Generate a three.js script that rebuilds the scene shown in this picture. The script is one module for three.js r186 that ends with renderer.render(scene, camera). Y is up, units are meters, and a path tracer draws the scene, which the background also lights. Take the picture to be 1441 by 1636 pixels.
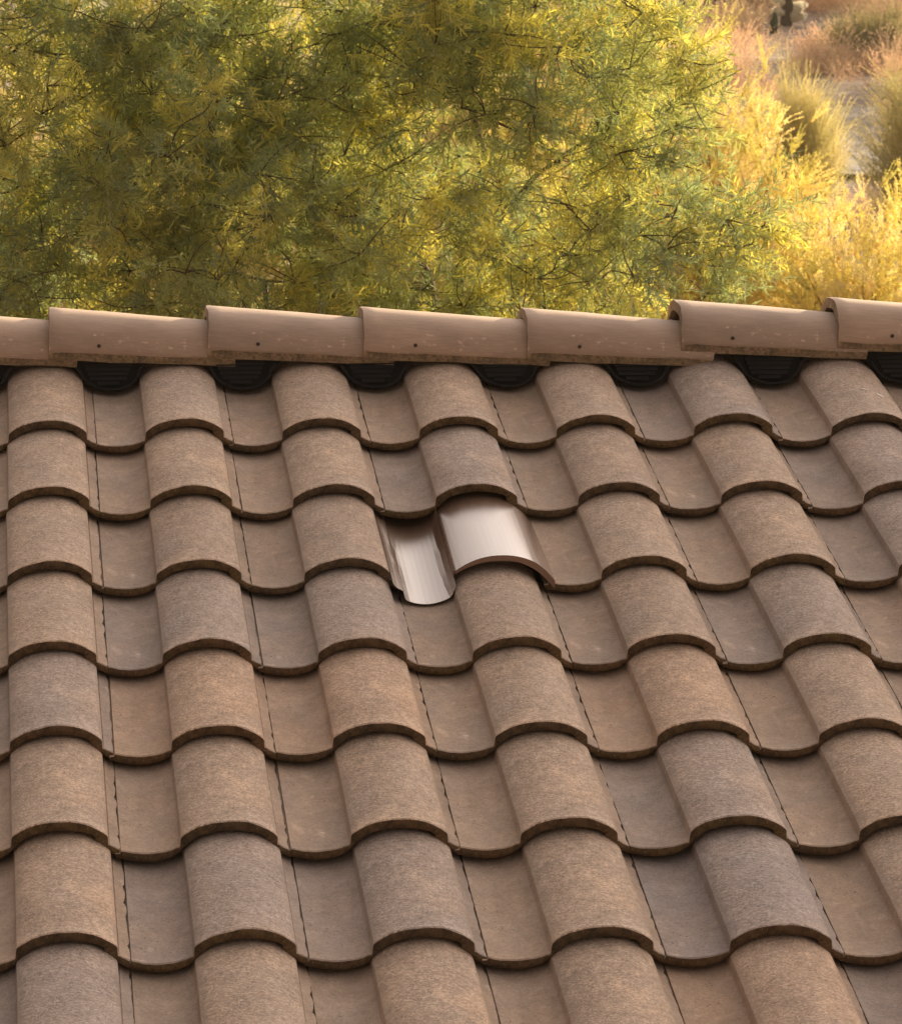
import * as THREE from 'three';
import { mergeGeometries, toCreasedNormals } from 'three/addons/utils/BufferGeometryUtils.js';

// ---------------------------------------------------------------- camera
const W = 901, H = 1024;
const scene = new THREE.Scene();
const FPX = 6464.73, PX = 4.66, PY = 818, SRC_W = 1441, SRC_H = 1636;     // lens measured on the photograph (an off-centre crop)
const DOWN = THREE.MathUtils.degToRad(8.77), PITCH = 0.4149 - DOWN;        // camera tilt, roof pitch
const EYE = new THREE.Vector3(0, 4.6, 0);
const camera = new THREE.PerspectiveCamera(THREE.MathUtils.radToDeg(2 * Math.atan(PY / FPX)), W / H, 0.5, 3000);
camera.position.copy(EYE);
camera.lookAt(0, EYE.y - Math.sin(DOWN), -Math.cos(DOWN));
camera.rotateZ(-0.0095);
camera.setViewOffset(2 * (SRC_W - PX), SRC_H, (SRC_W - PX) - PX, 0, SRC_W, SRC_H);
camera.focus = 8.2;
camera.userData.fStop = 15;
scene.add(camera);

// ---------------------------------------------------------------- sky and sun
const SUN_AZ = THREE.MathUtils.degToRad(38), SUN_EL = THREE.MathUtils.degToRad(9.5);
const sunDir = new THREE.Vector3(Math.sin(SUN_AZ) * Math.cos(SUN_EL), Math.sin(SUN_EL), -Math.cos(SUN_AZ) * Math.cos(SUN_EL));
{
  const w = 512, h = 256, data = new Float32Array(w * h * 4);
  for (let r = 0; r < h; r++) for (let c = 0; c < w; c++) {
    const up = ((r + 0.5) / h - 0.5) * Math.PI, az = ((c + 0.5) / w - 0.5) * 2 * Math.PI;
    const x = Math.cos(az) * Math.cos(up), y = Math.sin(up), z = Math.sin(az) * Math.cos(up);
    const cs = x * sunDir.x + y * sunDir.y + z * sunDir.z;
    const hor = Math.exp(-Math.max(0, y) * 3.2), glow = Math.pow(cs * 0.5 + 0.5, 4.2), core = Math.pow(Math.max(0, cs), 24);
    const zen = [0.085, 0.083, 0.09], hz = [0.16, 0.14, 0.125], gl = [1.33, 1.19, 1.08], co = [0.9, 0.6, 0.34];
    for (let k = 0; k < 3; k++) {
      let v = zen[k] * (1 - hor) + hz[k] * hor + gl[k] * glow + co[k] * core;
      if (y < 0) v *= Math.max(0.25, 1 + y * 3);
      data[(r * w + c) * 4 + k] = v;
    }
    data[(r * w + c) * 4 + 3] = 1;
  }
  const t = new THREE.DataTexture(data, w, h, THREE.RGBAFormat, THREE.FloatType);
  t.mapping = THREE.EquirectangularReflectionMapping; t.magFilter = THREE.LinearFilter; t.needsUpdate = true;
  scene.background = t; scene.environment = t;
}
const sun = new THREE.DirectionalLight(new THREE.Color().setRGB(1.0, 0.8, 0.5), 5);
sun.position.copy(sunDir).multiplyScalar(80).add(new THREE.Vector3(3, 0, -20));
sun.target.position.set(3, 0, -20); scene.add(sun, sun.target);
sun.castShadow = true; sun.shadow.radius = 3; sun.shadow.mapSize.set(4096, 4096);
Object.assign(sun.shadow.camera, { left: -40, right: 40, top: 40, bottom: -40, near: 1, far: 250 });
const renderer = new THREE.WebGLRenderer({ antialias: true });
renderer.setSize(W, H);
renderer.toneMapping = THREE.LinearToneMapping;
renderer.toneMappingExposure = 2.6;
renderer.shadowMap.enabled = true;

scene.fog = new THREE.FogExp2(new THREE.Color().setRGB(1, 0.86, 0.68), 0.0004);                 // warm evening haze over the desert

// ---------------------------------------------------------------- helpers
function rng(seed) { let a = seed >>> 0; return () => { a = (a + 0x6d2b79f5) | 0; let t = Math.imul(a ^ (a >>> 15), 1 | a); t = (t + Math.imul(t ^ (t >>> 7), 61 | t)) ^ t; return ((t ^ (t >>> 14)) >>> 0) / 4294967296; }; }
const names = {};
const numbered = (n) => { const k = names[n] = (names[n] ?? -1) + 1; return k ? `${n}_${String(k).padStart(3, '0')}` : n; };
const V3 = (x, y, z) => new THREE.Vector3(x, y, z);
const lerp = THREE.MathUtils.lerp, clamp = THREE.MathUtils.clamp;
function hash2(x, y, s) { let h = Math.imul(x, 374761393) ^ Math.imul(y, 668265263) ^ Math.imul(s, 974711); h = Math.imul(h ^ (h >>> 13), 1274126177); h ^= h >>> 16; return (h >>> 0) / 4294967296; }
function vnoise(x, y, s) {                                                  // smooth value noise, 0..1
  const xi = Math.floor(x), yi = Math.floor(y); let fx = x - xi, fy = y - yi;
  fx = fx * fx * (3 - 2 * fx); fy = fy * fy * (3 - 2 * fy);
  const a = hash2(xi, yi, s), b = hash2(xi + 1, yi, s), c = hash2(xi, yi + 1, s), d = hash2(xi + 1, yi + 1, s);
  return a + (b - a) * fx + (c - a) * fy + (a - b - c + d) * fx * fy;
}
const fbm = (x, y, s, o = 4) => { let v = 0, a = 0.5, n = 0; for (let i = 0; i < o; i++) { v += a * vnoise(x, y, s + i * 17); n += a; a *= 0.5; x *= 2.03; y *= 2.03; } return v / n; };
const rgb = (r, g, b) => new THREE.Color().setRGB(r, g, b);
function mat(color, rough = 0.9, extra = {}) { return new THREE.MeshStandardMaterial({ color, roughness: rough, metalness: 0, side: THREE.DoubleSide, ...extra }); }
function leafMat(color, through = 0.5) { return new THREE.MeshPhysicalMaterial({ color, roughness: 0.95, transmission: through, thickness: 0, side: THREE.DoubleSide }); }
function mesh(name, geo, m, parent, kind) {
  const o = new THREE.Mesh(geo, m); o.name = parent === scene ? numbered(name) : name; o.castShadow = o.receiveShadow = true;
  if (kind) o.userData.kind = kind;
  parent.add(o); return o;
}
function thing(name, label, category, pos, group) {
  const g = new THREE.Group(); g.name = numbered(name); g.position.copy(pos); g.userData = { label, category };
  if (group) g.userData.group = group;
  scene.add(g); return g;
}
const right = V3(1, 0, 0), fwd = V3(0, -Math.sin(DOWN), -Math.cos(DOWN)), upv = V3(0, Math.cos(DOWN), -Math.sin(DOWN));
// a place in the garden measured on the photograph: pixel and depth -> metres
function at(x, y, depth) {
  const c = Math.cos(-0.0095), s = Math.sin(-0.0095), dx = x - PX, dy = y - PY, X = c * dx + s * dy, Y = -s * dx + c * dy;
  return EYE.clone().addScaledVector(fwd, depth).addScaledVector(right, X * depth / FPX).addScaledVector(upv, -Y * depth / FPX);
}
// grid of points [rows][cols] -> geometry with uv
function gridGeo(rows, uvs) {
  const n = rows.length, m = rows[0].length, p = [], uv = [], ix = [];
  for (let i = 0; i < n; i++) for (let j = 0; j < m; j++) { p.push(...rows[i][j]); uv.push(...(uvs ? uvs[i][j] : [j / (m - 1), i / (n - 1)])); }
  for (let i = 0; i < n - 1; i++) for (let j = 0; j < m - 1; j++) { const a = i * m + j, b = a + 1, c = a + m, d = c + 1; ix.push(a, c, b, b, c, d); }
  const g = new THREE.BufferGeometry();
  g.setAttribute('position', new THREE.Float32BufferAttribute(p, 3)); g.setAttribute('uv', new THREE.Float32BufferAttribute(uv, 2)); g.setIndex(ix);
  return g;
}
const flat = (g) => { const o = g.index ? g.toNonIndexed() : g; for (const k of Object.keys(o.attributes)) if (!['position', 'normal', 'uv'].includes(k)) o.deleteAttribute(k); return o; };
function dataTex(w, h, fn, srgb) {
  const d = new Uint8Array(w * h * 4);
  for (let y = 0; y < h; y++) for (let x = 0; x < w; x++) { const v = fn(x, y), o = (y * w + x) * 4; for (let k = 0; k < 3; k++) d[o + k] = clamp(Math.round((typeof v === 'number' ? v : v[k]) * 255), 0, 255); d[o + 3] = 255; }
  const t = new THREE.DataTexture(d, w, h, THREE.RGBAFormat); t.wrapS = t.wrapT = THREE.RepeatWrapping; t.magFilter = THREE.LinearFilter; t.minFilter = THREE.LinearMipmapLinearFilter; t.generateMipmaps = true;
  if (srgb) t.colorSpace = THREE.SRGBColorSpace; t.needsUpdate = true; return t;
}

// ---------------------------------------------------------------- terrain
function ground(x, z) {
  const D = -z, s = Math.max(0, D - 24), rise = s < 110 ? 0.06 * s : 6.6 + 0.02 * (s - 110);
  return rise * clamp(s / 6, 0, 1) + clamp(D / 30, 0, 1) * (fbm(x * 0.11 + 40, z * 0.11, 5, 3) - 0.5) * clamp((D - 22) * 0.02, 0, 0.5) + 7 * clamp((D - 150) / 300, 0, 1) * fbm(x * 0.012, z * 0.012, 9, 3);
}
{
  const xs = [], zs = [];
  for (let x = -900; x < -60; x += 60) xs.push(x);
  for (let x = -60; x < 70; x += 1) xs.push(x);
  for (let x = 70; x <= 900; x += 60) xs.push(x);
  for (let z = 300; z > 20; z -= 40) zs.push(z);
  for (let z = 20; z > -110; z -= 1) zs.push(z);
  for (let z = -110; z >= -900; z -= 30) zs.push(z);
  const rows = zs.map((z) => xs.map((x) => [x, ground(x, z), z])), uvs = zs.map((z) => xs.map((x) => [x / 3, z / 3]));
  const g = gridGeo(rows, uvs); g.computeVertexNormals();
  const tex = dataTex(512, 512, (x, y) => { const n = fbm(x / 22, y / 22, 3, 4), f = hash2(x, y, 7), b = fbm(x / 90, y / 90, 8, 3); const v = 0.62 + 0.35 * (n - 0.5) + 0.18 * (f - 0.5) + 0.25 * (b - 0.5); return [v, v * (0.97 + 0.05 * n), v * 0.96]; }, true);
  mesh('ground', g, mat(rgb(0.78, 0.56, 0.42), 0.98, { map: tex }), scene, 'structure');
  // sandy path, a sheet that follows the slope
  const pr = [], pu = [];
  for (let i = 0; i <= 60; i++) { const z = -46 - i * 0.095, cx = 10.85 + 0.2 * Math.sin((z + 47) * 0.3) + (-z - 51) * 0.24, r = []; const u = []; for (let j = 0; j <= 8; j++) { const x = cx + (j / 8 - 0.5) * (1.15 + 0.25 * Math.sin(i * 1.3 + (j > 4 ? 2 : 0))); r.push([x, ground(x, z) + 0.06, z]); u.push([x / 2, z / 2]); } pr.push(r); pu.push(u); }
  const pg = gridGeo(pr, pu); pg.computeVertexNormals();
  mesh('path', pg, mat(rgb(0.72, 0.62, 0.60), 0.98, { map: tex }), scene, 'structure');
}

// ---------------------------------------------------------------- the roof
const TW = 0.286, TE = 0.3556, Z0 = 8.067, U0 = -0.0113, V0 = 0.7706, STEP = 0.026, TILT = Math.atan(STEP / TE);
const vdir = V3(0, -Math.sin(PITCH), Math.cos(PITCH)), ndir = V3(0, Math.cos(PITCH), Math.sin(PITCH));
const roofO = EYE.clone().addScaledVector(fwd, Z0);
const R = (u, v, n) => roofO.clone().addScaledVector(right, u - U0).addScaledVector(vdir, v - V0).addScaledVector(ndir, n);
const roofBase = V3(0, 0, roofO.z);
const roof = thing('tiled_roof', 'brown concrete S-tile roof sloping down from a ridge of lapped cap tiles', 'roof', roofBase);

// the profile of one tile, read off its front edge: [across in tile widths, height in metres]
const TOP = [[-0.39, -0.0305], [-0.3605, -0.0303], [-0.357, -0.0262], [-0.33, -0.028], [-0.29, -0.0302], [-0.25, -0.0315], [-0.21, -0.032], [-0.17, -0.0316], [-0.13, -0.0303], [-0.09, -0.0278], [-0.055, -0.0244], [-0.03, -0.0213], [-0.014, -0.0195], [-0.0078, -0.0172], [-0.0045, -0.0050], [-0.0008, -0.0006], [0.02, 0.0046], [0.05, 0.0098], [0.09, 0.0157], [0.14, 0.0209], [0.19, 0.0246], [0.24, 0.0269], [0.29, 0.0279], [0.34, 0.0277], [0.39, 0.0257], [0.43, 0.0226], [0.47, 0.0178], [0.505, 0.0125], [0.535, 0.0068], [0.558, 0.0012], [0.5645, -0.002], [0.5668, -0.0148], [0.5705, -0.0172], [0.5755, -0.0163], [0.60, -0.0210], [0.62, -0.0234], [0.638, -0.0250]];
const BOT = [[-0.39, -0.040], [-0.29, -0.0464], [-0.21, -0.0486], [-0.13, -0.0468], [-0.07, -0.042], [-0.02, -0.034], [0.015, -0.0235], [0.04, -0.0155], [0.06, -0.0095], [0.074, -0.0062], [0.1, -0.0018], [0.142, 0.0025], [0.23, 0.0083], [0.309, 0.0097], [0.407, 0.0061], [0.466, 0.0012], [0.489, -0.0034], [0.493, -0.0108], [0.512, -0.0165], [0.534, -0.0228], [0.583, -0.0345], [0.638, -0.0395]];
const arc = [0]; for (let i = 1; i < TOP.length; i++) arc.push(arc[i - 1] + Math.hypot((TOP[i][0] - TOP[i - 1][0]) * TW, TOP[i][1] - TOP[i - 1][1]));
const ARC = arc[arc.length - 1], TL = 0.41;
const sBarrel0 = arc[15] / ARC, sBarrel1 = arc[30] / ARC, NT = TOP.length;
function tileGeo(seed) {
  const r = rng(seed), ph = [0, 0, 0, 0].map(() => r() * 100);
  const wob = (x, v) => (vnoise(x * 7 + ph[0], v * 9 + ph[1], seed) - 0.5) * 0.0018;
  const edge = (x) => (vnoise(x * 26 + ph[2], 1, seed + 3) - 0.5) * 0.0035 + (vnoise(x * 90 + ph[2], 5, seed + 4) - 0.5) * 0.0022;   // ragged cast edge
  const vs = [0, -0.0022]; for (let i = 1; i <= 30; i++) vs.push(-0.0022 - i * 0.0126); vs.push(-TL);
  const NV = vs.length;
  const lip = vs.map((v, i) => -0.0038 * Math.pow(vnoise(i * 0.62 + ph[3], 1, seed + 9), 2.2) - (hash2(i, 3, seed) > 0.8 ? 0.0016 * hash2(i, 4, seed) : 0));
  const rows = [], uvs = [];
  vs.forEach((v, i) => {
    rows.push(TOP.map(([x, h], j) => {
      const e = i < 2 ? edge(x) : 0, last = j === TOP.length - 1 ? lip[i] : 0;
      return [x * TW + last, h + wob(x, v) - (i === 0 ? 0.0020 : 0), v + e];
    }));
    uvs.push(TOP.map((_, j) => [arc[j] / ARC, -v / TL]));
  });
  const top = gridGeo(rows, uvs);
  const g0 = toCreasedNormals(top, 0.42);
  // front face, underside, sides
  const resample = (pts, n) => { const out = []; for (let i = 0; i < n; i++) { const f = i / (n - 1) * (pts.length - 1), k = Math.min(pts.length - 2, Math.floor(f)); out.push([lerp(pts[k][0], pts[k + 1][0], f - k), lerp(pts[k][1], pts[k + 1][1], f - k)]); } return out; };
  // pair each top point with a bottom point by sweeping both polylines
  const pairs = [[0, 0], [1, 0.2], [2, 0.25], [3, 0.6], [4, 1], [5, 1.5], [6, 2], [7, 2.5], [8, 3], [9, 3.6], [10, 4.2], [11, 4.8], [12, 5.3], [13, 5.9], [14, 6.6], [15, 7.4], [16, 8.4], [17, 9.3], [18, 10], [19, 11], [20, 11.5], [21, 12], [22, 12.7], [23, 13.3], [24, 13.9], [25, 14.4], [26, 15], [27, 15.5], [28, 16], [29, 17], [30, 17.5], [31, 18], [32, 18.5], [33, 19], [34, 19.6], [35, 20.3], [36, 21]];
  const botAt = (f) => { const k = Math.min(BOT.length - 2, Math.floor(f)); return [lerp(BOT[k][0], BOT[k + 1][0], f - k), lerp(BOT[k][1], BOT[k + 1][1], f - k)]; };
  const fa = [], fb = [], fc = [], back = [], ua = [], ub = [], uc = [], ud = [];
  pairs.forEach(([t, b], j) => {
    const [bx, bh] = botAt(b), e = edge(bx + 0.3) * 0.6, [tx, th] = TOP[t], up = rows[0][t];
    fa.push(up); fb.push([lerp(up[0], bx * TW, 0.5), lerp(up[1], bh, 0.5), up[2] + 0.0012 + (vnoise(j * 1.7, 3, seed) - 0.5) * 0.002]); fc.push([bx * TW, bh + e * 0.5, -0.002 + e]); back.push([bx * TW, bh, -TL]);
    const s = arc[t]; ua.push([s * 4, 0]); ub.push([s * 4, 0.03]); uc.push([s * 4, 0.06]); ud.push([s * 4, 1]);
  });
  const front = gridGeo([fc, fb, fa], [uc, ub, ua]);
  const under = gridGeo([back, fc], [ud, uc]);
  const sideL = gridGeo([[rows[0][0], rows[NV - 1][0]], [fc[0], back[0]]]), sideR = gridGeo([[rows[0][NT - 1], rows[NV - 1][NT - 1]], [fc[NT - 1], back[NT - 1]]]), rear = gridGeo([rows[NV - 1].map((p) => p), back]);
  const g1 = toCreasedNormals(mergeGeometries([front, under, sideL, sideR, rear].map(flat)), 0.6);
  const g = mergeGeometries([flat(g0), flat(g1)], true);
  return g;
}
const tileGeos = [11, 23, 37, 41].map(tileGeo);

// surface of the cast concrete: combed grain across the barrel, smoother pan, pits, pale runs
function tileMaps(seed) {
  const N = 1024, hgt = new Float32Array(N * N), col = new Float32Array(N * N * 3), r = rng(seed);
  const pits = []; for (let i = 0; i < 22; i++) pits.push([r() * N, r() * N, 1.2 + r() * 2.2]);
  for (let c = 0; c < 4; c++) { const px = r() * sBarrel0 * N * 0.85, py = r() * N * 0.9; for (let i = 0; i < 7; i++) pits.push([px + (r() - 0.5) * 90, py + (r() - 0.5) * 70, 1.4 + r() * 2.6]); }
  const scuffs = []; for (let i = 0; i < 7; i++) scuffs.push([r() * N, r() * N * 0.85, 5 + r() * 16, r() * 3.14, 0.03 + r() * 0.08, 1.5 + r() * 4]);
  const runs = []; for (let i = 0; i < 9; i++) runs.push([r(), r() * 0.8, 0.008 + r() * 0.02, 0.15 + r() * 0.4, (r() - 0.4) * 0.10]);
  for (let y = 0; y < N; y++) for (let x = 0; x < N; x++) {
    const u = x / N, v = y / N, barrel = clamp((u - sBarrel0) / 0.05, 0, 1) * clamp((sBarrel1 - u) / 0.03, 0, 1);
    const wy = y + 12 * (fbm(x / 160, y / 160, seed + 50, 2) - 0.5);
    const comb = vnoise(x / 17, wy / 2.9, seed) * 0.5 + vnoise(x / 7, wy / 2.2, seed + 1) * 0.5, fine = hash2(x >> 1, y >> 1, seed + 2), mid = fbm(x / 9, y / 7, seed + 3, 3), big = fbm(x / 170, y / 210, seed + 4, 4), med = fbm(x / 52, y / 44, seed + 6, 3);
    let run = 0; for (const q of runs) { const dx = (u - q[0]) / q[2]; if (Math.abs(dx) < 2.5) run += q[4] * Math.exp(-dx * dx) * clamp((v - q[1]) / 0.06, 0, 1) * clamp((q[1] + q[3] - v) / 0.12, 0, 1); }
    const grain = barrel * ((comb - 0.5) * 0.32 + (mid - 0.5) * 0.28 + (fine - 0.5) * 0.17) + (1 - barrel) * ((comb - 0.5) * 0.09 + (mid - 0.5) * 0.16 + (fine - 0.5) * 0.07);
    const frontWear = Math.exp(-v / 0.02) * 0.08 + Math.exp(-v / 0.1) * 0.05 * barrel;
    let k = 0.72 + grain * 1.0 + (big - 0.5) * 0.13 + (med - 0.5) * 0.10 + run + frontWear;
    k *= 1 - 0.055 * (1 - barrel);
    const ochre = clamp((fbm(x / 210 + 9, y / 260, seed + 12, 3) - 0.5) * 2.4, -1, 1) * 0.02;
    let h = 0.5 + barrel * ((comb - 0.5) * 0.5 + (mid - 0.5) * 0.6) + (1 - barrel) * ((mid - 0.5) * 0.35 + (comb - 0.5) * 0.12) + (med - 0.5) * 0.3;
    for (const q of scuffs) { const dx = x - q[0], dy = y - q[1]; if (Math.abs(dx) < 60 && Math.abs(dy) < 60) { const a = (dx * Math.cos(q[3]) + dy * Math.sin(q[3])) / (q[2] * q[5] * 0.5), b = (dy * Math.cos(q[3]) - dx * Math.sin(q[3])) / q[2]; k += q[4] * Math.exp(-a * a - b * b) * (0.3 + 1.2 * mid); } }
    if (fine > 0.992 && barrel > 0.5) k += 0.10;
    if (fine < 0.006) { k -= 0.16; h -= 0.2; }
    for (const p of pits) { const d = Math.hypot(x - p[0], (y - p[1]) * 1.1) / p[2]; if (d < 1.4) { const a = clamp(1.4 - d, 0, 1); k -= 0.33 * a * (0.5 + mid * 0.6); h -= 0.5 * a; } }
    const o = (y * N + x); hgt[o] = h; col[o * 3] = k * (1 + ochre); col[o * 3 + 1] = k; col[o * 3 + 2] = k * (1 - ochre * 1.3);
  }
  const a = dataTex(N, N, (x, y) => { const o = (y * N + x) * 3; return [col[o], col[o + 1], col[o + 2]]; }, true), b = dataTex(N, N, (x, y) => hgt[y * N + x]);
  a.wrapS = a.wrapT = b.wrapS = b.wrapT = THREE.ClampToEdgeWrapping;
  return [a, b];
}
const tileTex = [101, 202, 303, 404, 505].map(tileMaps);
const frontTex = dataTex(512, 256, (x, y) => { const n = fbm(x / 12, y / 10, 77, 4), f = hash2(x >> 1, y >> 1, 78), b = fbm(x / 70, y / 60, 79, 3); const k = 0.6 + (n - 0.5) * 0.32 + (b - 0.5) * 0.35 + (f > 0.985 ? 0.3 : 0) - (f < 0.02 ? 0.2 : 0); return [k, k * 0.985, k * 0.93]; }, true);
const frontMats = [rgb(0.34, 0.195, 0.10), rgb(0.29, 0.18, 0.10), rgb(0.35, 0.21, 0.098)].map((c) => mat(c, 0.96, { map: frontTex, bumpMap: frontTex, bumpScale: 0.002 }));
// tones of the blend: t tan, o orange tan, b brown, g grey, d dark grey
const TONE = { t: [0.865, 0.60, 0.42], o: [0.91, 0.60, 0.40], b: [0.79, 0.55, 0.39], g: [0.75, 0.55, 0.425], d: [0.69, 0.52, 0.425], l: [0.90, 0.64, 0.465] };
const topMats = {};
function topMat(tone, k) {
  const key = tone + k;
  if (!topMats[key]) { const [a, b] = tileTex[k]; topMats[key] = mat(rgb(...TONE[tone]), 0.86, { map: a, bumpMap: b, bumpScale: 0.0016 }); }
  return topMats[key];
}
// one letter per tile, from the third column left of the frame to past its right side
const TONES = ['tgltltttgltglbt', 'tbttttgbtgttgtb', 'gtbtbbbttgttbgt', 'tgttggbbgtbtgbt', 'btggoototttgbtg', 'gttttttgtltbtgt', 'tbgtggtdtttgtbt', 'gtbgtttogtbgttb', 'tgtbtgtbtgttbgt', 'btgtgttbgttgbtt', 'tbttgtbttgtbgtt'];
const ROWS = [[0.003, 0.005], [0.0008, 0], [-0.002, 0], [-0.003, -0.002], [-0.002, -0.006], [-0.001, -0.005], [0.0045, 0.010], [0.004, 0.010], [0.003, 0.008], [0.002, 0.006], [0, 0]];
const rt = rng(5);
const C0 = -3, C1 = 11;
for (let j = 0; j < 11; j++) for (let c = C0; c <= C1; c++) {
  if (j === 2 && c === 3) { for (let k = 0; k < 7; k++) rt(); continue; }                     // where the metal vent sits
  const gi = Math.floor(rt() * 4), ti = Math.floor(rt() * 5), fi = Math.floor(rt() * 3);
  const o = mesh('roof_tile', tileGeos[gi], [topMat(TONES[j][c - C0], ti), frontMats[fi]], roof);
  o.position.copy(R(c * TW + ROWS[j][0] + (rt() - 0.5) * 0.0012, (j + 1) * TE + ROWS[j][1] + (rt() - 0.5) * 0.007, (rt() - 0.5) * 0.0016)).sub(roofBase);
  o.rotation.set(PITCH - TILT, (rt() - 0.5) * 0.007, (rt() - 0.5) * 0.009);
}
// deck under the tiles, back slope, ridge board, wall below
const UL = C0 * TW - 0.12, UR = (C1 + 1) * TW - 0.09, VEND = 11 * TE - 0.06, RV = -0.115;
function slabBetween(pts, thick, m, name) {       // pts: four corners in order; thickness downwards along ndir/own normal
  const [a, b, c, d] = pts, n = new THREE.Vector3().subVectors(b, a).cross(new THREE.Vector3().subVectors(d, a)).normalize(); if (n.y > 0) n.negate();
  const q = pts.map((p) => p.clone().addScaledVector(n, thick)), P = [...pts, ...q].map((p) => p.clone().sub(roofBase)), ix = [0, 1, 2, 0, 2, 3, 4, 6, 5, 4, 7, 6, 0, 4, 5, 0, 5, 1, 1, 5, 6, 1, 6, 2, 2, 6, 7, 2, 7, 3, 3, 7, 4, 3, 4, 0];
  const g = new THREE.BufferGeometry(); g.setAttribute('position', new THREE.Float32BufferAttribute(P.flatMap((p) => [p.x, p.y, p.z]), 3)); g.setIndex(ix);
  const f = g.toNonIndexed(); f.computeVertexNormals(); return mesh(name, f, m, roof);
}
const felt = mat(rgb(0.10, 0.07, 0.05), 0.95);
const backEnd = R(0, RV, -0.075);
slabBetween([R(UL, RV, -0.078), R(UR, RV, -0.078), R(UR, VEND, -0.078), R(UL, VEND, -0.078)], 0.02, felt, 'roof_deck');
{
  const rp = (u, v, n) => { const p = R(u, RV - v, n), ridge = R(u, RV, 0); const q = R(u, RV + v, n); return V3(q.x, q.y, 2 * ridge.z - q.z); };   // mirrored across the ridge
  slabBetween([rp(UL, 0.002, -0.03), rp(UR, 0.002, -0.03), rp(UR, 2.5, -0.03), rp(UL, 2.5, -0.03)], 0.05, mat(rgb(0.34, 0.23, 0.17), 0.92), 'back_slope');
}
{
  const fy = R(0, VEND - 0.45, -0.2), w = UR - UL - 0.6, top = fy.y - 0.02, g = new THREE.BoxGeometry(w, top, 0.2);
  const wl = mesh('wall', g, mat(rgb(0.5, 0.4, 0.31), 0.95), roof); wl.position.set((UL + UR) / 2, top / 2, fy.z - 0.1 - roofBase.z);
}

{
  const g = new THREE.BoxGeometry(UR - UL, 0.11, 0.14), o = mesh('ridge_board', g, felt, roof), c = R((UL + UR) / 2, RV, 0);
  o.position.copy(c).sub(roofBase).add(V3(0, -0.045, 0));
}
// ridge cap tiles: a rounded cover, tapering to the right, each lapping over its left neighbour
const RIDGE_LEN = 0.405;
function ridgeGeo(seed) {
  const r = rng(seed), prof = [[0.0985, 0.0], [0.1040, 0.0185], [0.1062, 0.0235], [0.1052, 0.036], [0.1022, 0.052], [0.0965, 0.067], [0.088, 0.0798], [0.0765, 0.0895], [0.062, 0.0965], [0.042, 0.1015], [0.02, 0.1038], [0, 0.1042]];
  const full = [...prof, ...prof.slice(0, -1).reverse().map(([z, y]) => [-z, y])];
  const inner = full.map(([z, y]) => [z * 0.79, Math.max(0.0, y - (Math.abs(z) < 0.09 ? 0.023 : 0.001))]);
  const wob = (x, k) => (vnoise(x * 14 + seed, k * 0.5, seed) - 0.5) * 0.0022, rough = (x, k) => (vnoise(x * 160, k * 3 + seed, seed + 1) - 0.5) * 0.0028;
  const xs = [0, 0.0022, 0.007, 0.03, 0.08, 0.14, 0.2, 0.26, 0.32, 0.37, 0.398, RIDGE_LEN];
  const ring = (pr, x, sh) => { const t = x / RIDGE_LEN, sy = lerp(1, 0.83, t), sz = lerp(1, 0.93, t); return pr.map(([z, y], k) => { const e = k < 2 || k > pr.length - 3 ? rough(x, k) : 0; return [x + (x < 0.003 || x > 0.4 ? rough(k * 0.07 + x, k) : 0), (y - sh * 0.5) * sy + wob(x, k) + e, (z * sz) * (1 - sh * 4)]; }); };
  const rows = xs.map((x, i) => ring(full, x, i === 0 ? 0.0035 : i === 1 ? 0.0011 : 0));
  let acc = 0; const su = full.map((p, i) => { if (i) acc += Math.hypot(p[0] - full[i - 1][0], p[1] - full[i - 1][1]); return acc; });
  const out = gridGeo(rows, xs.map((x) => su.map((s) => [x / 0.42, s / 0.42])));
  const ri = [0, RIDGE_LEN].map((x) => ring(inner, x, 0)), inn = gridGeo(ri.slice().reverse());
  const endL = gridGeo([rows[0], ri[0]], [su.map((s) => [s * 3, 0]), su.map((s) => [s * 3, 0.1])]), endR = gridGeo([ri[1], rows[xs.length - 1]]);
  const lipF = gridGeo([rows.map((q) => q[0]), [...xs].map((x) => ring(inner, x, 0)[0])]), lipB = gridGeo([rows.map((q) => q[full.length - 1]), [...xs].map((x) => ring(inner, x, 0)[full.length - 1])]);
  // split the outer skin: the cut edges (first and last strip) take the rough material
  const skin = [], edgeIx = [], m = full.length, src = out.index.array;
  for (let i = 0; i < src.length; i += 6) { const j = (i / 6) % (m - 1); (j === 0 || j === m - 2 ? edgeIx : skin).push(...src.slice(i, i + 6)); }
  const oa = out.clone(); oa.setIndex(skin); const ob = out.clone(); ob.setIndex(edgeIx);
  const eg = flat(toCreasedNormals(mergeGeometries([ob, inn, endL, endR, lipF, lipB].map(flat)), 0.5)), ep = eg.attributes.position, eu = eg.attributes.uv;
  for (let i = 0; i < ep.count; i++) eu.setXY(i, ep.getX(i) * 4.2, ep.getY(i) * 7 + Math.abs(ep.getZ(i)) * 5);
  return mergeGeometries([flat(toCreasedNormals(oa, 0.6)), eg], true);
}
const ridgeGeos = [3, 8, 13].map(ridgeGeo);
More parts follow.
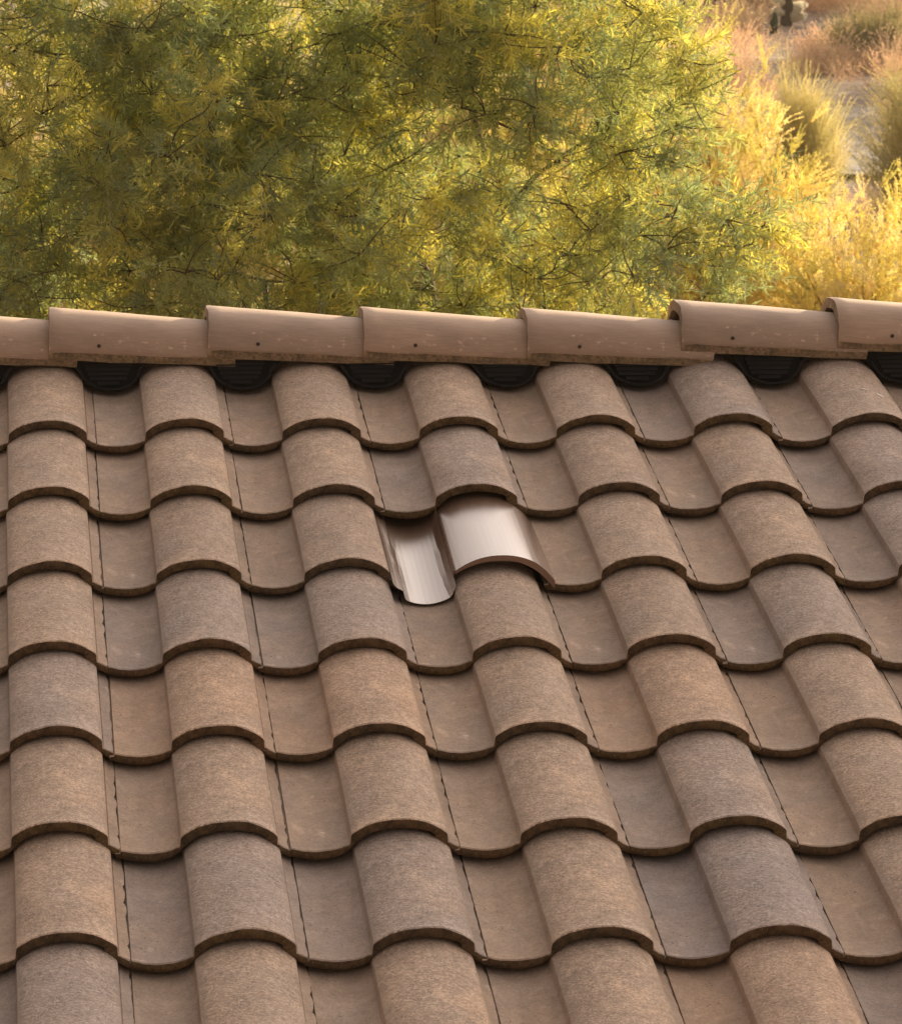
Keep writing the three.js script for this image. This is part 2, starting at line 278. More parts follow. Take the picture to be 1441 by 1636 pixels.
const ridgeTex = [61, 62].map((s) => {
  const N = 1024, pale = fbm;
  const hh = (x, y) => 0.5 + (fbm(x / 30, y / 8, s, 3) - 0.5) * 0.3 + (fbm(x / 5, y / 5, s + 4, 2) - 0.5) * 0.25;
  const c = dataTex(N, N, (x, y) => { const g = fbm(x / 60, y / 6, s + 1, 3), f = hash2(x >> 1, y >> 1, s), b = fbm(x / 160, y / 120, s + 2, 3), q = fbm(x / 40, y / 26, s + 7, 4); let k = 0.76 + (g - 0.5) * 0.08 + (b - 0.5) * 0.12 + (f - 0.5) * 0.05 + (f > 0.997 ? 0.14 : 0); if (q > 0.70 && y / N < 0.16) k += (q - 0.70) * 1.4; return [k, k * 0.985, k * 0.97]; }, true);
  return [c, dataTex(N, N, hh)];
});
const ridgeMats = [[0, rgb(0.84, 0.59, 0.43)], [1, rgb(0.88, 0.615, 0.445)], [0, rgb(0.81, 0.58, 0.43)]].map(([k, c]) => mat(c, 0.78, { map: ridgeTex[k][0], bumpMap: ridgeTex[k][1], bumpScale: 0.0009 }));
const ridgeEdge = mat(rgb(0.82, 0.57, 0.37), 0.97, { map: frontTex, bumpMap: frontTex, bumpScale: 0.006 });
const nailGeo = new THREE.SphereGeometry(0.0042, 12, 8); nailGeo.scale(1, 1, 0.45);
const nailMat = mat(rgb(0.06, 0.035, 0.025), 0.8);
const splashMat = mat(rgb(0.72, 0.66, 0.6), 0.95);
// two pale lime spots on the tile at the right end of the top course
for (const [c, f, v, h, sx, sz, tilt] of [[6, 0.335, 0.205, 0.0277, 0.006, 0.0035, -0.08], [6, 0.35, 0.212, 0.0275, 0.003, 0.003, -0.1], [6, 0.445, 0.232, 0.0212, 0.008, 0.006, -0.42], [6, 0.425, 0.226, 0.0229, 0.003, 0.003, -0.36]]) {
  const g = new THREE.SphereGeometry(1, 14, 8); const p = g.attributes.position;
  for (let i = 0; i < p.count; i++) { const k = 0.75 + 0.5 * vnoise(p.getX(i) * 2 + f * 90, p.getZ(i) * 2 + v * 50, 31); p.setXYZ(i, p.getX(i) * sx * k, p.getY(i) * 0.0012, p.getZ(i) * sz * k); }
  g.computeVertexNormals();
  const o = mesh('lime_spot', g, splashMat, roof); o.position.copy(R((c + f) * TW, v, h - (TE - v) * STEP / TE + 0.0006)).sub(roofBase); o.rotation.set(PITCH - TILT, 0, tilt);
}
const ridgeZ = R(0, RV, 0), scaleRidge = FPX / (Z0 - (RV - V0) * Math.cos(0.4149));
const ridgeFoot = R(0, 0.02, 0.012);
[[-172, 0.002], [78, 0], [328, 0.001], [573, -0.005], [831, -0.011], [1073, 0.004], [1319, 0.006], [1566, 0.004], [1814, 0.0], [2062, 0.002], [2310, 0]].forEach(([x, lift], i) => {
  const o = mesh('ridge_tile', ridgeGeos[i % 3], [ridgeMats[(i * 2 + 1) % 3], ridgeEdge], roof);
  o.position.set((x - PX) / scaleRidge, ridgeFoot.y + 0.0125 + lift, ridgeFoot.z - 0.106).sub(roofBase).add(V3(0, 0, 0));
  o.rotation.set(0, (hash2(i, 1, 4) - 0.5) * 0.012, -0.046);
  const nl = mesh('nail', nailGeo, nailMat, o); nl.position.set(0.112 + (hash2(i, 2, 4) - 0.5) * 0.01, 0.036, 0.1045);
});
// dark ventilating closures that fill the pans under the ridge tiles
const rubber = mat(rgb(0.008, 0.006, 0.005), 0.95), rubberRim = mat(rgb(0.008, 0.006, 0.005), 0.85);
for (let c = C0; c <= C1 + 1; c++) {
  const o = new THREE.Group(); o.name = 'ridge_closure'; roof.add(o); o.position.copy(R(c * TW - 0.21 * TW, -0.006, 0)).sub(roofBase); o.rotation.set(PITCH, 0, 0);
  // outline of the pan under it: from the left barrel's flank over the pan to the next barrel
  const prof = [[-0.36, 0.028], [-0.30, 0.022], [-0.255, 0.0065], [-0.225, -0.006], [-0.19, -0.018], [-0.13, -0.027], [-0.06, -0.033], [0, -0.0345], [0.07, -0.033], [0.13, -0.028], [0.17, -0.02], [0.195, -0.011], [0.215, 0.002], [0.25, 0.011], [0.30, 0.021], [0.36, 0.028]];
  const lean = (h) => 0.032 - (h + 0.035) * 0.62;                                             // the plate leans back as it rises
  const lo = prof.map(([x, h]) => [x * TW, h - 0.012, lean(h) - 0.002]), hi = prof.map(([x, h]) => [x * TW, Math.max(h, 0.034), lean(0.034) - 0.006]);
  const pl = gridGeo([lo, hi]); pl.computeVertexNormals(); mesh('plate', pl, rubber, o);
  const rimPath = new THREE.CatmullRomCurve3(prof.slice(2, 14).map(([x, h]) => V3(x * TW, h - 0.006, lean(h) + 0.003)));
  mesh('rim', new THREE.TubeGeometry(rimPath, 40, 0.0036, 6), rubberRim, o);
  for (let k = 0; k < 6; k++) {
    const h = -0.026 + k * 0.0085, wdt = TW * (0.27 + 0.13 * clamp((h + 0.026) / 0.035, 0, 1)) * (k === 0 ? 0.62 : 0.92);
    const b = new THREE.BoxGeometry(wdt, 0.0022, 0.010); b.rotateX(0.5);
    const s = mesh('louvre', b, rubberRim, o); s.position.set(-0.006, h, lean(h) + 0.0035);
  }
}

// ---------------------------------------------------------------- metal vent that replaces one tile
{
  const vent = thing('metal_roof_vent', 'glossy brown metal vent tile with raised cover set among the concrete tiles', 'roof vent', R(3 * TW, 3 * TE, 0));
  vent.rotation.x = PITCH - TILT;
  const r = rng(71);
  const metal = new THREE.MeshPhysicalMaterial({ color: rgb(0.20, 0.115, 0.07), metalness: 0.12, roughness: 0.27, ior: 2.333, clearcoat: 0.2, clearcoatRoughness: 0.25, side: THREE.DoubleSide });     // brown enamel with a pale satin sheen
  const lipM = new THREE.MeshPhysicalMaterial({ color: rgb(0.30, 0.185, 0.13), metalness: 0.3, roughness: 0.45, side: THREE.DoubleSide });
  const dark = new THREE.MeshPhysicalMaterial({ color: rgb(0.20, 0.11, 0.065), metalness: 0.6, roughness: 0.4, side: THREE.DoubleSide });
  // pan sheet: thin, runs lower than the tiles beside it
  const pan = []; for (let i = 0; i <= 60; i++) { const x = lerp(-0.43, -0.009, i / 60), d = x + 0.21; pan.push([x, -0.0318 + 0.5 * d * d + (d > 0.16 ? 11 * (d - 0.16) ** 2 : 0) + (d < -0.17 ? 3 * (d + 0.17) ** 2 : 0) + 0.00003 * Math.sin(x * 96)]); }
  const smax = (a, b, k) => { const t = clamp(0.5 + 0.5 * (a - b) / k, 0, 1); return lerp(b, a, t) + k * t * (1 - t); };
  const sheet = (pr, dh, v0, v1, n) => { const rows = []; for (let i = 0; i <= n; i++) { rows.push(pr.map(([x, h]) => { const v = lerp(v0, pr === pan ? v1 - 0.034 * clamp((-0.345 - x) / 0.07, 0, 1) ** 1.5 : v1, i / n); return [x * TW, pr === pan ? smax(h + dh(v, x), -0.0252 - (x + 0.362) * 0.13 - 8 * Math.max(0, x + 0.365) ** 1.5, 0.010) : h + dh(v, x), v]; })); } return rows; };
  const thicken = (rows, t) => { const lo = rows.map((q) => q.map(([x, y, z]) => [x, y - t, z])), m = rows[0].length; const parts = [gridGeo(rows), gridGeo(lo.slice().reverse()), gridGeo([lo[0], rows[0]])]; return toCreasedNormals(mergeGeometries(parts.map(flat)), 0.7); };
  mesh('pan', thicken(sheet(pan, (v, x) => -0.0112 - (v + 0.36) * 0.025 * clamp((x + 0.405) / 0.07, 0, 1), 0.045, -0.41, 14), 0.0012), metal, vent);
  const cp = []; for (let i = 0; i <= 60; i++) { const x = lerp(-0.004, 0.672, i / 60), d = Math.abs(x - 0.31); cp.push([x, 0.0312 - 0.404 * d ** 2.2 - (x > 0.5 ? 0.36 * (x - 0.5) ** 2 : 0)]); }
  mesh('cover', thicken(sheet(cp, (v) => 0.0005 + Math.min(0, v) * 0.026, 0.008, -0.41, 14), 0.0012), metal, vent);
  // turned-down front lip of the cover
  const lf = [0, 0.5, 1].map((k) => cp.map(([x, h], i) => { const e = Math.sin(Math.PI * clamp(i / 60, 0, 1)); return [x * TW, h - (0.002 + 0.0095 * (0.5 + 0.5 * e) + 0.009 * clamp((x - 0.42) / 0.2, 0, 1)) * k, 0.0085 - 0.001 * k]; }));
  mesh('front_lip', toCreasedNormals(mergeGeometries([flat(gridGeo(lf.slice().reverse())), flat(gridGeo(lf.map((q) => q.map(([x, y, z]) => [x, y, z - 0.0015]))))]), 0.6), lipM, vent);
  // upright strip between pan and cover
  const st = [[-0.014, -0.016], [-0.006, 0.0035]].map(([x, h]) => [0.004, -0.41].map((v) => [x * TW, h, v]));
  const sg = gridGeo(st); sg.computeVertexNormals(); mesh('upright_strip', sg, dark, vent);
}

// ---------------------------------------------------------------- plants
function tube(pts, r0, r1, sides = 6, seg) {
  const curve = new THREE.CatmullRomCurve3(pts), n = seg ?? Math.max(3, pts.length * 3), fr = curve.computeFrenetFrames(n, false), p = [], ix = [];
  for (let i = 0; i <= n; i++) { const t = i / n, c = curve.getPoint(t), r = lerp(r0, r1, t); for (let k = 0; k <= sides; k++) { const a = k / sides * Math.PI * 2; const q = c.clone().addScaledVector(fr.normals[i], Math.cos(a) * r).addScaledVector(fr.binormals[i], Math.sin(a) * r); p.push(q.x, q.y, q.z); } }
  const m = sides + 1; for (let i = 0; i < n; i++) for (let k = 0; k < sides; k++) { const a = i * m + k; ix.push(a, a + 1, a + m, a + 1, a + m + 1, a + m); }
  const g = new THREE.BufferGeometry(); g.setAttribute('position', new THREE.Float32BufferAttribute(p, 3)); g.setIndex(ix); g.computeVertexNormals();
  g.setAttribute('uv', new THREE.Float32BufferAttribute(new Float32Array(p.length / 3 * 2), 2)); return g;
}
// strips: a soup of small triangles
class Soup { constructor() { this.p = []; } tri(a, b, c) { this.p.push(a.x, a.y, a.z, b.x, b.y, b.z, c.x, c.y, c.z); } quad(a, b, c, d) { this.tri(a, b, c); this.tri(a, c, d); } build() { const g = new THREE.BufferGeometry(); g.setAttribute('position', new THREE.Float32BufferAttribute(this.p, 3)); g.computeVertexNormals(); return g; } }
const rv = (r) => { const z = r() * 2 - 1, a = r() * Math.PI * 2, s = Math.sqrt(1 - z * z); return V3(s * Math.cos(a), z, s * Math.sin(a)); };
// a mesquite twig: alternate leaves, each of two drooping feather-like pinnae with narrow leaflets
function sprayGeo(seed) {
  const r = rng(seed), s = new Soup();
  const L = 0.15 + r() * 0.05, pts = [], dir = V3(0, 1, 0), bend = rv(r).multiplyScalar(0.25); let p = V3(0, 0, 0);
  for (let i = 0; i <= 8; i++) { pts.push(p.clone()); dir.addScaledVector(bend, 0.16).normalize(); p = p.clone().addScaledVector(dir, L / 8); }
  const bar = (a, b, w) => { const d = b.clone().sub(a), n = V3(d.y, d.z, d.x).cross(d).normalize().multiplyScalar(w), m = n.clone().cross(d).normalize().multiplyScalar(w); s.quad(a.clone().sub(n), a.clone().add(n), b.clone().add(n), b.clone().sub(n)); s.quad(a.clone().sub(m), a.clone().add(m), b.clone().add(m), b.clone().sub(m)); };
  for (let i = 0; i < 8; i++) bar(pts[i], pts[i + 1], 0.0012);
  for (let i = 1; i <= 8; i++) for (let e = 0; e < 2; e++) {
    const b = pts[i], tw = pts[Math.min(8, i + 1)].clone().sub(pts[i - 1]).normalize(), side = rv(r).cross(tw).normalize();
    const ld = side.clone().multiplyScalar(0.8).addScaledVector(tw, 0.7).normalize();
    for (const sg of [-1, 1]) {
      // a pinna: narrow leaflets folded close along a curved rachis, seen as one slim ragged blade
      const pn = rv(r).cross(ld).normalize(); let d = ld.clone().addScaledVector(pn, sg * (0.3 + 0.35 * r())).normalize(), q = b.clone().addScaledVector(ld, 0.005);
      const PL = 0.034 + r() * 0.026, k = 4, w = d.clone().cross(rv(r)).normalize(), wd = [0.0006, 0.0021, 0.0026, 0.002, 0.0005];
      for (let j = 0; j < k; j++) {
        const q2 = q.clone().addScaledVector(d, PL / k), w0 = wd[j] * (0.8 + 0.4 * r()), w1 = wd[j + 1];
        s.quad(q.clone().addScaledVector(w, -w0), q.clone().addScaledVector(w, w0), q2.clone().addScaledVector(w, w1), q2.clone().addScaledVector(w, -w1));
        q = q2; d.y -= 0.10; d.addScaledVector(bend, 0.05).normalize();
      }
    }
  }
  return s.build();
}
function bar1(s, a, b, n, w) { const m = n.clone().multiplyScalar(w); s.quad(a.clone().sub(m), a.clone().add(m), b.clone().add(m), b.clone().sub(m)); }
function instanced(name, geo, m, parent, list, kind = 'stuff') {       // list of {p, dir, s, color}
  const o = new THREE.InstancedMesh(geo, m, list.length); o.name = name; o.userData.kind = kind; o.castShadow = o.receiveShadow = true;
  const mm = new THREE.Matrix4(), q = new THREE.Quaternion(), q2 = new THREE.Quaternion(), Y = V3(0, 1, 0);
  list.forEach((e, i) => { q.setFromUnitVectors(Y, e.dir); q2.setFromAxisAngle(Y, e.spin); q.multiply(q2); mm.compose(e.p, q, V3(e.s, e.s, e.s)); o.setMatrixAt(i, mm); o.setColorAt(i, e.color); });
  parent.add(o); return o;
}

const bark = mat(rgb(0.075, 0.048, 0.033), 0.95, { bumpMap: frontTex, bumpScale: 0.004 });
// --- the mesquite behind the ridge
{
  const r = rng(9001), D = 14;
  const base = at(720, 480, D); base.y = 0;
  const tree = thing('mesquite_tree', 'large feathery green tree filling the view behind the roof ridge', 'tree', base);
  const L = (x, y, d = 0) => at(x, y, D + d).sub(base), K = (x, y, d = 0) => L(x, y, d * 0.6 + 0.95);
  const limbs = [];                                         // [points, r0, r1]
  const fork = V3(0, 1.15, 0);
  const trunk = [V3(0, -0.1, 0), V3(0.03, 0.45, 0.02), V3(-0.03, 0.85, 0), fork];
  const limbPaths = [
    [[fork, K(690, 470), K(650, 390, 0.1), K(600, 300, 0.2), K(560, 190, 0.3), K(540, 80, 0.3), K(500, -60, 0.2)], 0.034, 0.008],
    [[fork, K(600, 500, 0.2), K(530, 468, 0.1), K(440, 452, -0.2), K(330, 420, -0.4), K(200, 360, -0.6), K(60, 300, -0.9), K(-120, 260, -1.2)], 0.026, 0.006],
    [[fork, K(730, 440, -0.3), K(790, 360, -0.6), K(860, 280, -0.8), K(960, 215, -0.9), K(1080, 160, -1), K(1160, 100, -0.9)], 0.03, 0.006],
    [[fork, K(740, 420, 0.4), K(770, 250, 0.6), K(720, 120, 0.5), K(640, 66, 0.3), K(560, -10, 0.2)], 0.034, 0.008],
    [[K(690, 100, 0.45), K(750, 92, 0.2), K(830, 110, -0.2), K(940, 60, -0.5), K(1060, 30, -0.7)], 0.026, 0.006],
    [[fork, K(820, 470, -0.2), K(920, 400, -0.5), K(1030, 330, -0.6), K(1130, 300, -0.5), K(1230, 360, -0.4)], 0.024, 0.005],
    [[fork, K(560, 430, 0.9), K(420, 330, 1.1), K(370, 180, 1.0), K(365, 80, 0.8), K(330, -40, 0.7)], 0.028, 0.007],
    [[K(430, 340, 1.1), K(300, 260, 0.6), K(170, 140, 0.2), K(70, 20, 0), K(20, -80, 0)], 0.02, 0.006],
    [[fork, K(800, 460, 0.8), K(960, 380, 1.1), K(1060, 220, 1.1), K(1090, 60, 0.9), K(1090, -60, 0.8)], 0.026, 0.006],
  ];
  mesh('trunk', tube(trunk, 0.1, 0.07, 10, 10), bark, tree);
  const nodes = [];
  for (const [pts, a, b] of limbPaths) {
    const c = new THREE.CatmullRomCurve3(pts), n = 24; const jit = pts.length;
    const pp = []; for (let i = 0; i <= n; i++) { const q = c.getPoint(i / n); if (i > 1) q.add(rv(r).multiplyScalar(0.009)); pp.push(q); if (i > 5) nodes.push({ p: q, r: lerp(a, b, i / n) }); }
    mesh('limb', tube(pp, a * 0.68, b * 0.75, 7, 48), bark, tree);
  }
  // targets for the twig clusters, spread through the crown
  const cen = L(500, 170), ax = V3(1.9, 1.45, 0.8), targets = [];
  let guard = 0;
  while (targets.length < 540 && guard++ < 60000) {
    const d = rv(r), k = Math.pow(r(), 0.42), p = cen.clone().add(V3(d.x * ax.x * k, d.y * ax.y * k, d.z * ax.z * k));
    if (p.y < 0.9) continue;
    const n = fbm(p.x * 2.1 + 30, p.y * 2.4 + 7 + p.z * 1.7, 44, 2); if (n < 0.45) continue;
    const w = p.clone().add(base).sub(EYE), dz = w.dot(fwd), qx = PX + w.dot(right) * FPX / dz, qy = PY - w.dot(upv) * FPX / dz, lim = qy < 90 ? 1010 : qy < 300 ? 1080 : 1140; if (qx > lim || (qx > 880 && r() < 0.4) || (qx < 520 && r() < 0.34)) continue;   // the crown ends here on the right
    if (targets.some((t) => t.distanceToSquared(p) < 0.0085)) continue;
    targets.push(p);
  }
  // reach of the right-hand branches out over the golden shrub
  for (const [x, y, d] of [[1190, 95, -0.8], [1175, 60, -0.6], [1170, 150, -0.7], [1120, 250, -0.7], [1150, 330, -0.5], [1230, 350, -0.5], [1290, 360, -0.4], [1180, 420, -0.5], [1240, 430, -0.3], [1130, 400, -0.6], [1080, 440, -0.8], [1010, 450, -0.6], [1150, 200, -0.6], [1130, 20, -0.6], [1200, 470, -0.2], [1110, 110, -0.7], [1250, 395, -0.3], [1200, 380, -0.3]]) targets.push(L(x - (y < 130 ? 105 : 70), y, d));
  targets.sort((a, b) => a.distanceToSquared(fork) - b.distanceToSquared(fork));
  const brs = [], lists = [[], [], []];
  const green = [rgb(0.29, 0.325, 0.095), rgb(0.40, 0.41, 0.10), rgb(0.27, 0.325, 0.135), rgb(0.62, 0.56, 0.11)];
  for (const t of targets) {
    let best = nodes[0], bd = 1e9; for (const n of nodes) { const d = n.p.distanceToSquared(t) * (n.p.distanceToSquared(fork) < t.distanceToSquared(fork) ? 1 : 1.8); if (d < bd) { bd = d; best = n; } }
    const d = Math.sqrt(bd), m1 = best.p.clone().lerp(t, 0.35).add(rv(r).multiplyScalar(d * 0.14)), m2 = best.p.clone().lerp(t, 0.7).add(rv(r).multiplyScalar(d * 0.12)); m2.y += d * 0.06;
    const r0 = Math.min(best.r * 0.8, 0.004 + d * 0.012);
    brs.push(tube([best.p, m1, m2, t], r0 * 0.8, 0.0018, 5, 14)); nodes.push({ p: m1, r: r0 * 0.8 }, { p: m2, r: r0 * 0.6 }, { p: t, r: 0.004 });
    for (let k = 0; k < 4; k++) { const e = rv(r); e.y = e.y * 0.7 + 0.1; const q = t.clone().addScaledVector(e, 0.10 + 0.14 * r()); brs.push(tube([t, t.clone().lerp(q, 0.5).add(rv(r).multiplyScalar(0.02)), q], 0.0028, 0.0011, 4, 5)); }
    const out = t.clone().sub(cen).normalize(), cn = 16 + Math.floor(r() * 9), tone = r();
    for (let k = 0; k < cn; k++) {
      const dir = rv(r).multiplyScalar(0.95).addScaledVector(out, 0.55); dir.y -= 0.15; dir.normalize();
      const c = green[Math.floor(clamp(tone * 0.75 + r() * 0.4, 0, 0.999) * 4)].clone().multiplyScalar(0.65 + r() * 0.7);
      const p = t.clone().add(rv(r).multiplyScalar(0.13 * r()));
      lists[Math.floor(r() * 3)].push({ p, dir, spin: r() * 6.28, s: 0.58 + r() * 0.42, color: c });
    }
  }
  mesh('branches', mergeGeometries(brs.map(flat)), bark, tree, 'stuff');
  const lm = leafMat(rgb(1, 1, 1), 0.58);
  lists.forEach((l, k) => instanced('crown', sprayGeo(500 + k), lm, tree, l));
}

// --- wispy desert shrubs: stems fanning from the base, fine twigs with small leaves
function wispGeo(seed, { L = 0.3, leaves = 26, leaf = 0.012, spread = 0.35, twigs = 5, wide = 0.5 }) {
  const r = rng(seed), s = new Soup();
  for (let t = 0; t < twigs; t++) {
    let d = V3((r() - 0.5) * spread * 2, 1, (r() - 0.5) * spread * 2).normalize(), q = V3(0, 0, 0); const n = V3(1, 0, 0).cross(d).normalize(), k = 6, len = L * (0.6 + r() * 0.5);
    for (let i = 0; i < k; i++) { const q2 = q.clone().addScaledVector(d, len / k); bar1(s, q, q2, n, 0.0012); bar1(s, q, q2, n.clone().cross(d), 0.0012);
      for (let e = 0; e < leaves / k; e++) { const b = q.clone().lerp(q2, r()), o = rv(r).addScaledVector(d, 0.8).normalize(), x = rv(r).cross(o).normalize().multiplyScalar(leaf * wide * 0.5), tip = b.clone().addScaledVector(o, leaf * (0.6 + r() * 0.8)), mid = b.clone().lerp(tip, 0.5); s.tri(b, mid.clone().add(x), tip); s.tri(b, tip, mid.clone().sub(x)); }
      q = q2; d.add(rv(r).multiplyScalar(0.18)).normalize(); }
  }
  return s.build();
}
const wispGold = [0, 1].map((k) => wispGeo(700 + k, { L: 0.25, leaves: 60, leaf: 0.0125, twigs: 7, spread: 0.5 })), wispTwig = wispGeo(720, { L: 0.5, leaves: 12, leaf: 0.012, twigs: 7, spread: 0.22 }), wispDry = wispGeo(730, { L: 0.4, leaves: 14, leaf: 0.02, twigs: 9, spread: 0.7 });
function shrub(name, label, category, pos, o) {
  const r = rng(o.seed), g = thing(name, label, category, pos, o.group), stems = [], list = [[], []];
  for (let i = 0; i < o.stems; i++) {
    const a = r() * 6.283, rad = Math.sqrt(r()), lean = o.upright ? 0.35 : 1;
    const tip = V3(Math.cos(a) * rad * o.rx, o.h * (1 - 0.55 * rad * rad) * (0.7 + 0.35 * r()), Math.sin(a) * rad * o.rz);
    const mid = tip.clone().multiplyScalar(0.5); mid.x *= 0.75; mid.z *= 0.75; mid.y *= 1.08;
    const pts = [V3(tip.x * 0.06, -0.05, tip.z * 0.06), mid.add(rv(r).multiplyScalar(0.05)), tip];
    if (i % (o.stemEvery ?? 4) === 0) stems.push(tube(pts, 0.016, 0.004, 4, 5));
    const c = new THREE.CatmullRomCurve3(pts);
    for (let k = 0; k < o.per; k++) {
      const t = o.from + (1 - o.from) * Math.pow(r(), 0.6), p = c.getPoint(t).add(rv(r).multiplyScalar(o.fuzz * r())), out = V3(p.x, o.up * o.h * 0.6, p.z).normalize(), dir = out.add(rv(r).multiplyScalar(o.chaos)).normalize();
      list[Math.floor(r() * 2)].push({ p, dir, spin: r() * 6.28, s: (0.7 + 0.6 * r()) * (o.scale ?? 1), color: o.colors[Math.floor(r() * o.colors.length)].clone().multiplyScalar(0.8 + 0.4 * r()) });
    }
  }
  mesh('stems', mergeGeometries(stems.map(flat)), mat(o.stemColor ?? rgb(0.16, 0.11, 0.06), 0.95), g, 'stuff');
  const lm = leafMat(rgb(1, 1, 1), o.through ?? 0.5);
  list.forEach((l, k) => l.length && instanced('foliage', o.geos[k % o.geos.length], lm, g, l));
  return g;
}
const gold = [rgb(0.80, 0.69, 0.21), rgb(0.86, 0.73, 0.29), rgb(0.70, 0.63, 0.17), rgb(0.9, 0.77, 0.40)];
const onGround = (x, y, d) => { const p = at(x, y, d); p.y = ground(p.x, p.z); return p; };
const goldOpt = { geos: wispGold, colors: gold, stems: 110, per: 13, from: 0.3, fuzz: 0.3, chaos: 0.7, up: 0.8, through: 0.5, stemColor: rgb(0.3, 0.2, 0.08) };
shrub('golden_shrub', 'tall golden yellow shrub glowing in the sun right of the green tree', 'shrub', onGround(1170, 480, 29), { ...goldOpt, seed: 1, rx: 0.8, rz: 0.9, h: 2.9 });
shrub('golden_shrub', 'lower golden yellow shrub at the right edge above the ridge tiles', 'shrub', onGround(1400, 480, 28), { ...goldOpt, seed: 2, rx: 1.0, rz: 0.9, h: 2.4 });
[[40, 27, 2.6], [330, 30, 3.0], [620, 28, 2.7], [900, 30, 3.1]].forEach(([x, d, h], i) => shrub('golden_shrub', ['yellow shrub showing through gaps at the left end of the tree', 'yellow shrub showing through gaps left of the tree trunk', 'yellow shrub showing through gaps behind the tree trunk', 'yellow shrub showing through gaps at the right of the trunk'][i], 'shrub', onGround(x, 480, d), { ...goldOpt, seed: 10 + i, rx: 1.6, rz: 1.0, h: h + 1.6, stems: 110, colors: gold.map((c) => c.clone().multiply(rgb(0.9, 0.92, 0.9))) }));
const olive = [rgb(0.52, 0.45, 0.19), rgb(0.6, 0.5, 0.2), rgb(0.44, 0.41, 0.18)];
shrub('twiggy_shrub', 'pale green shrub of thin upright twigs left of the path', 'shrub', onGround(1282, 300, 40), { geos: [wispTwig], colors: olive.map((c) => c.clone().multiplyScalar(1.25)), seed: 31, stems: 60, per: 9, from: 0.3, fuzz: 0.15, chaos: 0.4, up: 2, rx: 0.36, rz: 0.4, h: 1.62, scale: 1.0, upright: true, stemColor: rgb(0.25, 0.24, 0.1) });
shrub('olive_shrub', 'olive green shrub on the right edge beside the path', 'shrub', onGround(1466, 300, 38), { geos: [wispTwig, wispDry], colors: olive, seed: 32, stems: 60, per: 8, from: 0.25, fuzz: 0.25, chaos: 0.6, up: 1.2, rx: 0.42, rz: 0.6, h: 2.25, stemColor: rgb(0.2, 0.17, 0.08) });
shrub('round_bush', 'dark green rounded bush on the slope at the upper right', 'bush', onGround(1400, 110, 57), { geos: [wispDry], colors: [rgb(0.30, 0.27, 0.12), rgb(0.36, 0.31, 0.13)], seed: 33, stems: 34, per: 8, from: 0.2, fuzz: 0.2, chaos: 0.7, up: 1, rx: 0.6, rz: 0.6, h: 0.75 });
// dark bushes along the top of the slope
[[1160, 66, 0.7], [1335, 72, 0.8], [1395, 70, 0.7], [1455, 74, 0.9]].forEach(([x, d, h], i) => shrub('brown_bush', ['dark brown bush at the top just left of the cactus', 'dark brown bush at the top just right of the cactus', 'dark olive bush at the top above the round bush', 'dark brown bush in the top right corner'][i], 'bush', onGround(x, 10, d), { geos: [wispDry], colors: [rgb(0.36, 0.23, 0.12), rgb(0.4, 0.28, 0.13)], seed: 40 + i, stems: 40, per: 9, from: 0.2, fuzz: 0.2, chaos: 0.8, up: 1, rx: 0.6, rz: 0.7, h, scale: 1.2 }));
// dry pinkish brush that covers the slope
{
  const r = rng(88), g = thing('dry_brush', 'low pinkish tan dry brush covering the far slope', 'brush', V3(0, 0, 0)); g.userData.kind = 'stuff';
  const cols = [rgb(0.76, 0.53, 0.35), rgb(0.82, 0.57, 0.38), rgb(0.64, 0.46, 0.30), rgb(0.76, 0.59, 0.35)], list = [];
  for (let b = 0; b < 900; b++) {
    const D = 40 + Math.pow(r(), 0.85) * 55, x = r() < 0.75 ? D * (0.135 + 0.125 * r()) : -4 + r() * 34, rad = 0.25 + r() * 0.5, h = 0.25 + r() * 0.35, c = cols[Math.floor(r() * 4)];
    if (Math.abs(x - 10.85 - (D - 51) * 0.24) < 0.75 && D > 43 && D < 54) continue;
    if (Math.abs(x - 0.193 * D) < 0.5 && D > 46 && D < 66) continue;
    for (let k = 0; k < 26; k++) { const a = r() * 6.283, q = Math.sqrt(r()) * rad, px = x + Math.cos(a) * q, pz = -D + Math.sin(a) * q; list.push({ p: V3(px, ground(px, pz) + h * (1 - q / rad) * 0.6 * r(), pz), dir: V3(Math.cos(a) * q / rad * 0.8, 1, Math.sin(a) * q / rad * 0.8).add(rv(r).multiplyScalar(0.4)).normalize(), spin: r() * 6.28, s: (0.5 + r() * 0.6) * (h / 0.4), color: c.clone().multiplyScalar(0.8 + 0.4 * r()) }); }
  }
  instanced('brush', wispDry, leafMat(rgb(1, 1, 1), 0.4), g, list);
}
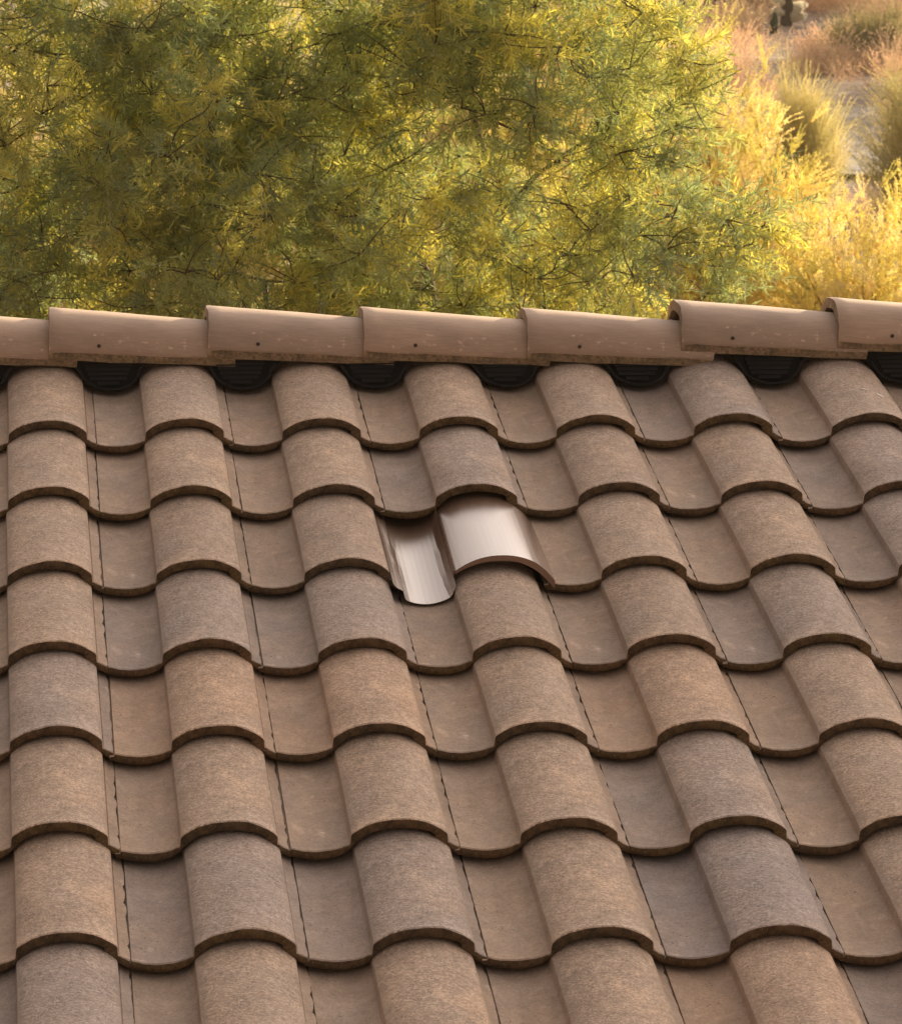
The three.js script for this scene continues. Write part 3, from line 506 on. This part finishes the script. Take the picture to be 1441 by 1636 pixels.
// cactus with pale fuzzy joints on a dark stem
{
  const p = onGround(1254, 44, 64), g = thing('cholla_cactus', 'branching cactus with dark stem and pale fuzzy arms at the top right', 'cactus', p);
  const r = rng(123), fz = new Soup(), arms = [], stem = tube([V3(0, -0.1, 0), V3(0.02, 0.35, 0), V3(0.0, 0.75, 0), V3(0.05, 1.2, 0.02), V3(0.03, 1.55, 0)], 0.1, 0.07, 9, 16);
  mesh('stem', stem, mat(rgb(0.10, 0.075, 0.05), 0.95), g);
  for (const [y, dx, dy, dz] of [[0.1, 0.26, 0.06, 0.1], [0.14, 0.2, 0.16, 0.14], [0.2, -0.2, 0.04, 0.1], [0.3, 0.3, 0.02, -0.05], [0.36, -0.22, 0.08, 0.12], [0.42, 0.26, 0.1, 0.1], [0.55, 0.3, 0.14, -0.1], [0.6, -0.3, 0.1, 0.2], [0.75, 0.16, 0.18, 0.28], [0.9, -0.36, 0.2, -0.1], [1.0, 0.38, 0.2, 0.05], [1.25, -0.25, 0.25, 0.1], [1.3, 0.25, 0.3, 0], [1.5, 0.05, 0.3, 0]]) {
    const a = V3(0.02, y, 0), b = V3(dx * 0.6, y + dy * 0.2, dz * 0.6), c = V3(dx, y + dy, dz), cu = new THREE.CatmullRomCurve3([a, b, c]);
    mesh('arm', tube([a, b, c], 0.05, 0.055, 8, 8), mat(rgb(0.62, 0.58, 0.42), 0.9), g);
    for (let k = 0; k < 700; k++) { const t = 0.15 + r() * 0.87, q = cu.getPoint(Math.min(1, t)).add(rv(r).multiplyScalar(0.05)), d = q.clone().sub(cu.getPoint(Math.min(1, t))).normalize().add(rv(r).multiplyScalar(0.6)).normalize(), n = rv(r).multiplyScalar(0.0045); fz.tri(q.clone().sub(n), q.clone().add(n), q.clone().addScaledVector(d, 0.035)); }
  }
  mesh('spines', fz.build(), leafMat(rgb(0.9, 0.84, 0.7), 0.5), g, 'stuff');
  const s = thing('short_cactus', 'short dark green column cactus just left of the pale cactus', 'cactus', onGround(1235, 47, 63));
  const prof = [[0, -0.1], [0.05, -0.1], [0.055, 0.1], [0.06, 0.2], [0.05, 0.28], [0.025, 0.325], [0, 0.33]].map(([x, y]) => new THREE.Vector2(x, y)), lg = new THREE.LatheGeometry(prof, 24), pa = lg.attributes.position;
  for (let i = 0; i < pa.count; i++) { const a = Math.atan2(pa.getZ(i), pa.getX(i)), k = 1 + 0.12 * Math.cos(a * 12); pa.setX(i, pa.getX(i) * k); pa.setZ(i, pa.getZ(i) * k); }
  lg.computeVertexNormals(); mesh('stem', lg, mat(rgb(0.06, 0.08, 0.04), 0.9), s);
}

renderer.render(scene, camera);
